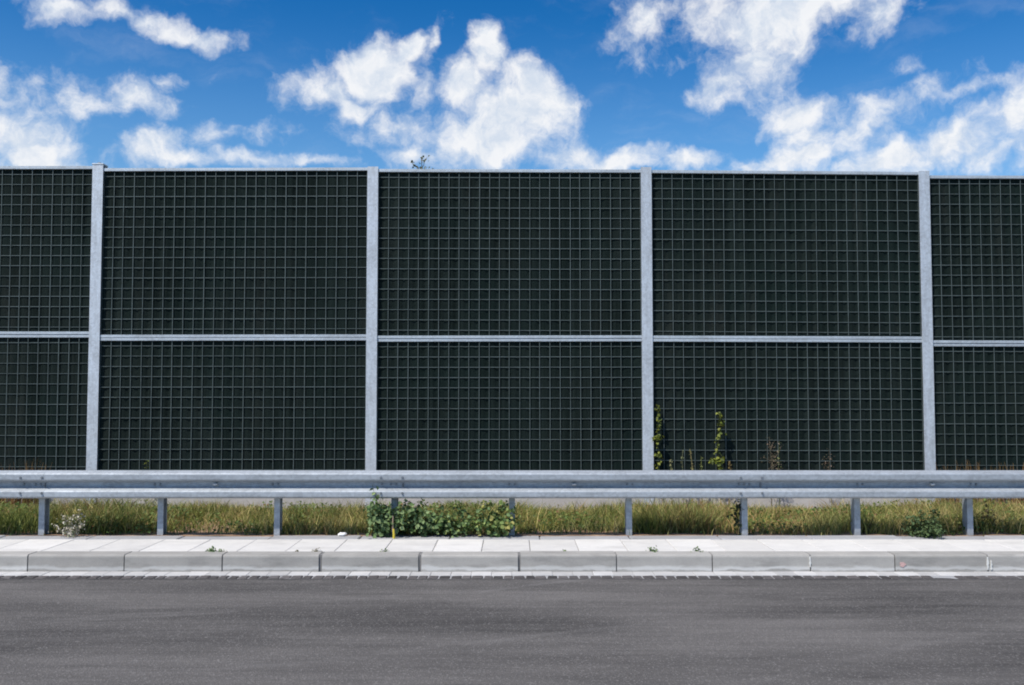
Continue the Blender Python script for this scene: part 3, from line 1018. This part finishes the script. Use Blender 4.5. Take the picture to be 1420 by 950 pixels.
def plant(name, label, cat, base, stems, cols, stemcol, leaf=(0.03, 0.055), per=34, spread=0.07, slim=0.5, radius=0.0045, group=None,
          lo=0.15, side=0, sidelen=0.15, up=0.9):
    """root Empty > stem (one mesh a stem), foliage.  stems: list of top offsets from the base"""
    root = empty(name, base)
    tag(root, label, cat, group)
    P_, N_ = [], []
    for off in stems:
        b0 = (random.uniform(-.02, .02), random.uniform(-.02, .02), -0.02)
        pth = stem_path(b0, off, 7, 0.04 * max(abs(off[2]), .2))
        paths = [(pth, radius, radius * 0.45)]
        runs = [pth]
        for q in range(side):
            f_ = random.uniform(0.25, 0.85)
            s0 = np.array(pth[int(f_ * 6)])
            an = random.uniform(0, 2 * math.pi)
            e0 = s0 + np.array([math.cos(an), math.sin(an) * 0.7, random.uniform(0.3, 1.0)]) * sidelen * random.uniform(.6, 1.2)
            sp = stem_path(s0, e0, 4, 0.015)
            paths.append((sp, radius * 0.6, radius * 0.3))
            runs.append(sp)
        c_, f2 = tube(paths)
        st = link('stem', np_mesh('stem', c_, f2, True, np.tile(np.array(stemcol), (len(c_), 1))), M['leaf'], root)
        for j, rn in enumerate(runs):
            rn = np.array(rn)
            k = per if j == 0 else max(4, per // 3)
            f_ = (lo if j == 0 else 0.2) + (1 - (lo if j == 0 else 0.2)) * rng.random(k)
            q = f_ * (len(rn) - 1)
            i0 = np.minimum(q.astype(int), len(rn) - 2)
            p_ = rn[i0] + (rn[i0 + 1] - rn[i0]) * (q - i0)[:, None]
            d_ = rng.normal(size=(k, 3)) * np.array([1, 1, .5])
            P_.append(p_ + d_ * spread * (1.1 - 0.6 * f_)[:, None] * 0.7)
            N_.append(d_ * 0.8 + np.array([0, -0.25, up]))
    P_, N_ = np.concatenate(P_), np.concatenate(N_)
    P_[:, 2] = np.maximum(P_[:, 2], 0.012)
    size = leaf[0] + (leaf[1] - leaf[0]) * rng.random(len(P_))
    c_, f2, t2 = leaf_cards(P_, N_, size, pal(cols, len(P_)), slim=slim)
    fo = link('foliage', np_mesh('foliage', c_, f2, False, t2), M['leaf'], root)
    fo['kind'] = 'stuff'
    return root


def ground_at(px, Y):
    x = (px - 710) / F_PX * Y
    return (x, Y, float(verge_z(np.array([x]), np.array([Y]))[0]))


# the leafy weeds in front of the guardrail
bs = ground_at(528, 10.84)
plant('leafy_weed', 'tall green leafy weed whose tip reaches in front of the guardrail beam', 'weed', bs,
      [(-0.05, -0.20, 0.60), (-0.03, -0.18, 0.46), (0.02, -0.10, 0.36), (0.13, -0.06, 0.33), (-0.10, -0.04, 0.26), (0.20, -0.14, 0.32), (0.06, 0.04, 0.30), (0.15, -0.16, 0.24), (0.26, -0.14, 0.36)],
      GREEN, (0.08, 0.09, 0.03), (0.030, 0.062), 34, 0.085, 0.42, side=3)
bs = ground_at(583, 10.86)
plant('leafy_weed', 'broad dark green weed under the guardrail beside the tall leafy one', 'weed', bs,
      [(-0.12, -0.10, 0.36), (0.0, -0.08, 0.40), (0.12, -0.12, 0.30), (0.18, -0.02, 0.24), (-0.22, -0.14, 0.30), (0.26, -0.1, 0.20), (-0.28, -0.14, 0.2), (0.34, -0.08, 0.26)],
      GREEN, (0.09, 0.08, 0.03), (0.032, 0.060), 34, 0.09, 0.45, side=3)
bs = ground_at(632, 10.85)
plant('leafy_weed', 'low sprawling green weed in the middle of the weed clump', 'weed', bs,
      [(-0.15, -0.10, 0.22), (0.0, -0.12, 0.26), (0.14, -0.12, 0.22), (0.20, 0.0, 0.20), (-0.2, -0.02, 0.22), (0.28, -0.1, 0.26), (0.1, -0.02, 0.32)],
      GREEN + YELLOWGREEN[:2], (0.10, 0.10, 0.03), (0.028, 0.052), 32, 0.09, 0.45, side=2)
bs = ground_at(685, 10.83)
plant('leafy_weed', 'yellow green weed at the right end of the clump beside a guardrail post', 'weed', bs,
      [(-0.16, -0.08, 0.30), (-0.04, -0.10, 0.38), (0.10, -0.08, 0.40), (0.20, -0.08, 0.28), (0.24, -0.1, 0.16), (-0.22, -0.08, 0.16)],
      GREEN[:2] + YELLOWGREEN, (0.11, 0.11, 0.03), (0.032, 0.060), 34, 0.09, 0.45, side=3)
# dry pale thistle leaning over the pavement
bs = ground_at(107, 10.86)
plant('dry_thistle', 'pale grey dried thistle leaning over the pavement edge', 'thistle', bs,
      [(-0.10, -0.10, 0.28), (0.02, -0.10, 0.20), (0.10, -0.08, 0.30), (-0.18, -0.12, 0.14), (0.16, -0.12, 0.16), (-0.04, -0.16, 0.10), (0.05, -0.18, 0.06)],
      DRY, (0.34, 0.31, 0.24), (0.016, 0.034), 22, 0.06, 0.32, radius=0.004, side=3, sidelen=0.09)
bs = ground_at(1277, 10.84)
plant('low_shrub', 'small green bush spilling from the verge onto the pavement', 'bush', bs,
      [(-0.20, -0.02, 0.26), (-0.08, -0.08, 0.30), (0.06, -0.10, 0.32), (0.0, -0.24, 0.14), (0.10, -0.20, 0.10), (0.18, 0.02, 0.24), (-0.26, 0.02, 0.14), (-0.06, -0.2, 0.12)],
      [(0.075, 0.12, 0.045), (0.11, 0.16, 0.06), (0.055, 0.09, 0.03)], (0.08, 0.08, 0.03), (0.022, 0.042), 40, 0.085, 0.4, side=3, sidelen=0.11)
bs = ground_at(1022, 10.98)
plant('sapling', 'small dark leaved sapling just left of a guardrail post', 'sapling', bs,
      [(0.02, 0.0, 0.42), (-0.05, 0.0, 0.30)], [(0.03, 0.045, 0.022), (0.045, 0.06, 0.028), (0.06, 0.075, 0.03)], (0.05, 0.045, 0.03),
      (0.028, 0.05), 22, 0.06, 0.4, side=2, sidelen=0.08)
bs = ground_at(1366, 11.15)
plant('dark_weed', 'dark brown green weed right of the last guardrail post', 'weed', bs,
      [(0.0, -0.02, 0.32), (0.06, 0, 0.26), (-0.06, 0, 0.22)], [(0.05, 0.05, 0.025), (0.085, 0.065, 0.03), (0.06, 0.075, 0.03)], (0.06, 0.05, 0.03),
      (0.022, 0.04), 26, 0.06, 0.4, side=2, sidelen=0.09)

# plants at the foot of the barrier
Yp = Y_WALL - 0.10


def wall_plant(name, label, cat, px, py_top, cols, stemcol, Y=Yp, n_st=1, **kw):
    b0 = ground_at(px, Y)
    zt = atY(px, py_top, Y).z - b0[2]
    st = [((0.0 if n_st == 1 else random.uniform(-.06, .06)), random.uniform(-.02, .02), zt * (1 if i == 0 else random.uniform(.7, .95))) for i in range(n_st)]
    return plant(name, label, cat, b0, st, cols, stemcol, **kw)


wall_plant('climbing_vine', 'yellow green vine climbing the right edge of a barrier post', 'vine', 911, 560, LIME, (0.13, 0.14, 0.03), Y=Y_WALL - 0.02,
           leaf=(0.03, 0.055), per=80, spread=0.035, radius=0.004, side=4, sidelen=0.06)
wall_plant('leafy_stalk', 'tall leafy yellow green stalk standing alone against the barrier panel', 'weed', 997, 572, LIME, (0.14, 0.14, 0.03),
           leaf=(0.03, 0.062), per=95, spread=0.06, radius=0.006, side=2, sidelen=0.07)
for px, py, lb, cl in ((930, 638, 'short pale stalk nearest the climbing vine', [(0.26, 0.25, 0.12), (0.20, 0.21, 0.09)]),
                       (946, 624, 'thin grey green stalk left of the tallest pale one', [(0.22, 0.22, 0.12), (0.16, 0.18, 0.08)]),
                       (957, 623, 'thick straw coloured stalk between two thinner stalks', [(0.36, 0.30, 0.13), (0.24, 0.24, 0.08)]),
                       (971, 633, 'short green stalk close to the lone leafy stalk', [(0.22, 0.24, 0.07), (0.16, 0.19, 0.06)]),
                       (1010, 640, 'short rusty stalk right of the lone leafy stalk', [(0.40, 0.27, 0.11), (0.26, 0.20, 0.08)])):
    wall_plant('weed_stalk', lb, 'stalk', px, py, cl, cl[0], leaf=(0.016, 0.036), per=60, spread=0.028, radius=0.010 if px == 957 else 0.007,
               group='stalks at the foot of the barrier', slim=0.35)
wall_plant('dry_umbel', 'dried brown umbel weed with bare forked head before the barrier', 'dried plant', 1066, 606, BROWN, (0.22, 0.19, 0.12),
           n_st=3, leaf=(0.012, 0.03), per=26, spread=0.08, radius=0.004, lo=0.72, side=7, sidelen=0.16, slim=0.3)
wall_plant('dry_umbel', 'green stalk with pinkish dried flower head before the barrier', 'dried plant', 1078, 612, [(0.30, 0.23, 0.17), (0.24, 0.2, 0.13), (0.2, 0.22, 0.07)], (0.17, 0.20, 0.06),
           n_st=1, leaf=(0.014, 0.03), per=44, spread=0.07, radius=0.006, lo=0.35, side=5, sidelen=0.10, slim=0.35)
wall_plant('dry_umbel', 'faint brown dried weed midway along the fourth bay', 'dried plant', 1150, 622, BROWN, (0.15, 0.11, 0.07),
           n_st=2, leaf=(0.012, 0.026), per=20, spread=0.06, radius=0.0035, lo=0.6, side=5, sidelen=0.12, slim=0.3)
wall_plant('weed_tip', 'small yellow green weed tip showing above the beam near the leftmost post', 'weed', 205, 638, LIME, (0.14, 0.15, 0.04),
           leaf=(0.02, 0.04), per=46, spread=0.05, radius=0.005)


def tuft(label, px, py_top, n_, spread, cols, Y=Yp, group=None, mesh_only=False):
    b0 = ground_at(px, Y)
    h = atY(px, py_top, Y).z - b0[2]
    k = n_
    pos = np.c_[rng.normal(0, spread, k), rng.normal(0, 0.05, k), np.full(k, -0.02)]
    hh = h * (0.6 + 0.42 * rng.random(k))
    co, fa, tc = blades(k, pos, hh, 0.004 + 0.004 * rng.random(k), 0.06 + 0.10 * rng.random(k), pal(cols, k))
    o = link('grass_tuft', np_mesh('grass_tuft', co, fa, False, tc), M['grass'], None, b0)
    return tag(o, label, 'grass tuft', group)


for px, py, lb in ((1312, 640, 'rusty dry grass tuft right of the last barrier post'),
                   (1345, 636, 'tallest rusty grass tuft in the rightmost bay'),
                   (1372, 641, 'orange dry grass tuft in the middle of the rightmost bay'),
                   (1405, 640, 'orange dry grass tuft at the right picture edge'),
                   (48, 634, 'thin rusty grass tuft in the leftmost bay'),
                   (25, 646, 'low brown grass tuft near the left picture edge'),
                   (3, 640, 'yellow grass tuft cut by the left picture edge')):
    tuft(lb, px, py, 70, 0.09, RUST, group='dry grass tufts at the foot of the barrier')

# small sprouts in the joint behind the kerb
for px, py, s, lb in ((299, 762, 1.0, 'small green weed in the kerb joint in front of the second bay'),
                      (308, 763, .7, 'tiny weed close beside the larger one in the kerb joint'),
                      (440, 763, .7, 'flat brownish weed in the joint near the paper scrap'),
                      (414, 763, .5, 'speck of weed left of the flat brownish one'),
                      (533, 763, .6, 'tiny dark weed in the joint before the weed clump'),
                      (782, 764, .6, 'tiny weed in the joint near the picture centre'),
                      (904, 763, 1.0, 'bright green sprout in the joint below the third barrier post'),
                      (968, 764, .9, 'pale green sprout right of the bright green one')):
    pnt = atZ(px, py, Z_TOP)
    plant('joint_weed', lb, 'weed', (pnt.x, Y_SLAB + 0.002, Z_TOP - 0.012),
          [(random.uniform(-.05, .05) * s, random.uniform(-.03, .03) * s, 0.05 * s) for q in range(3)],
          GREEN if px not in (440, 414) else [(0.12, 0.12, 0.05), (0.16, 0.13, 0.07)], (0.08, 0.09, 0.03), (0.012 * s + .004, 0.028 * s), int(14 * s), 0.045 * s, 0.4, radius=0.002,
          group='weeds in the kerb joint')

# yellow stick at the weed clump
bs = atZ(546, 742, Z_TOP + 0.004)
yb = Y_VERGE - 0.20
st = empty('marker_stick', (atY(545, 740, yb).x, yb, Z_TOP))
tag(st, 'short brown stick with a yellow foot standing before the leafy weeds', 'stick')
link('shaft', mesh_py('shaft', *(lambda c_, f_: (c_, [tuple(int(v) for v in q) for q in f_]))(*tube([([(0, 0, 0.08), (-0.004, 0.004, 0.17), (-0.002, 0.01, 0.25)], 0.011, 0.007)], 6))),
     mat_plain('brown_stick', (0.30, 0.22, 0.15), 0.8), st)
link('foot', mesh_py('foot', *(lambda c_, f_: (c_, [tuple(int(v) for v in q) for q in f_]))(*tube([([(0.012, -0.004, -0.004), (0.010, -0.004, 0.05), (0.004, 0, 0.11)], 0.017, 0.012)], 6))),
     mat_plain('yellow_paint', (0.62, 0.48, 0.04), 0.6), st)

# crumpled white scrap
bm = bmesh.new()
bmesh.ops.create_icosphere(bm, subdivisions=2, radius=0.042)
for v in bm.verts:
    v.co *= random.uniform(0.65, 1.15)
    v.co.z = v.co.z * 0.62 + 0.026
    v.co.x *= 1.2
sc_ = link('paper_scrap', bm_mesh('paper_scrap', bm), M['paper'], None, (atY(475, 740, Y_VERGE - 0.04).x, Y_VERGE - 0.05, Z_TOP + 0.002))
tag(sc_, 'crumpled scrap of white paper lying on the edging stones', 'paper scrap')

# ------------------------------------------------------------------ tree behind the barrier, only its tip shows
Yt = 19.0
tip = atY(584, 211, Yt)
root = empty('young_tree', (tip.x, Yt, -0.1))
tag(root, 'grey green tree tip peeping over the barrier near the second post', 'tree')
H = tip.z + 0.1
trunk = stem_path((0, 0, 0), (0.02, 0, H - 0.1), 9, 0.12)
tc_, tf_ = tube([(trunk, 0.09, 0.006)], 8)
link('trunk', np_mesh('trunk', tc_, tf_, True), M['bark'], root)
pp, P_, N_ = [], [], []
for k in range(46):
    f_ = random.uniform(0.28, 0.985)
    q = f_ * 8
    i0 = min(int(q), 7)
    s0 = np.array(trunk[i0]) + (np.array(trunk[i0 + 1]) - np.array(trunk[i0])) * (q - i0)
    an = random.uniform(0, 6.283)
    L = (1.0 - f_) * 1.5 + 0.20
    e0 = s0 + np.array([math.cos(an), math.sin(an), 0.75]) * L * random.uniform(.6, 1.0)
    e0[2] = min(e0[2], H - 0.08 - random.uniform(0, 0.12))
    sp = np.array(stem_path(s0, e0, 5, 0.06))
    pp.append((sp, 0.014 * (1.2 - f_) + 0.003, 0.003))
    m_ = int(14 + 90 * (1 - f_))
    ff = 0.25 + 0.75 * rng.random(m_)
    qq = ff * 4
    ii = np.minimum(qq.astype(int), 3)
    P_.append(sp[ii] + (sp[ii + 1] - sp[ii]) * (qq - ii)[:, None] + rng.normal(0, 0.05, (m_, 3)))
    N_.append(rng.normal(size=(m_, 3)) + np.array([0, 0, .6]))
tc_, tf_ = tube(pp, 5)
link('branches', np_mesh('branches', tc_, tf_, True), M['bark'], root)
P_, N_ = np.concatenate(P_), np.concatenate(N_)
P_[:, 2] = np.minimum(P_[:, 2], H)
c_, f2, t2 = leaf_cards(P_, N_, 0.03 + 0.03 * rng.random(len(P_)), pal([(0.24, 0.25, 0.15), (0.32, 0.31, 0.22), (0.17, 0.18, 0.11)], len(P_)))
cr = link('crown', np_mesh('crown', c_, f2, False, t2), M['leaf'], root)
cr['kind'] = 'stuff'
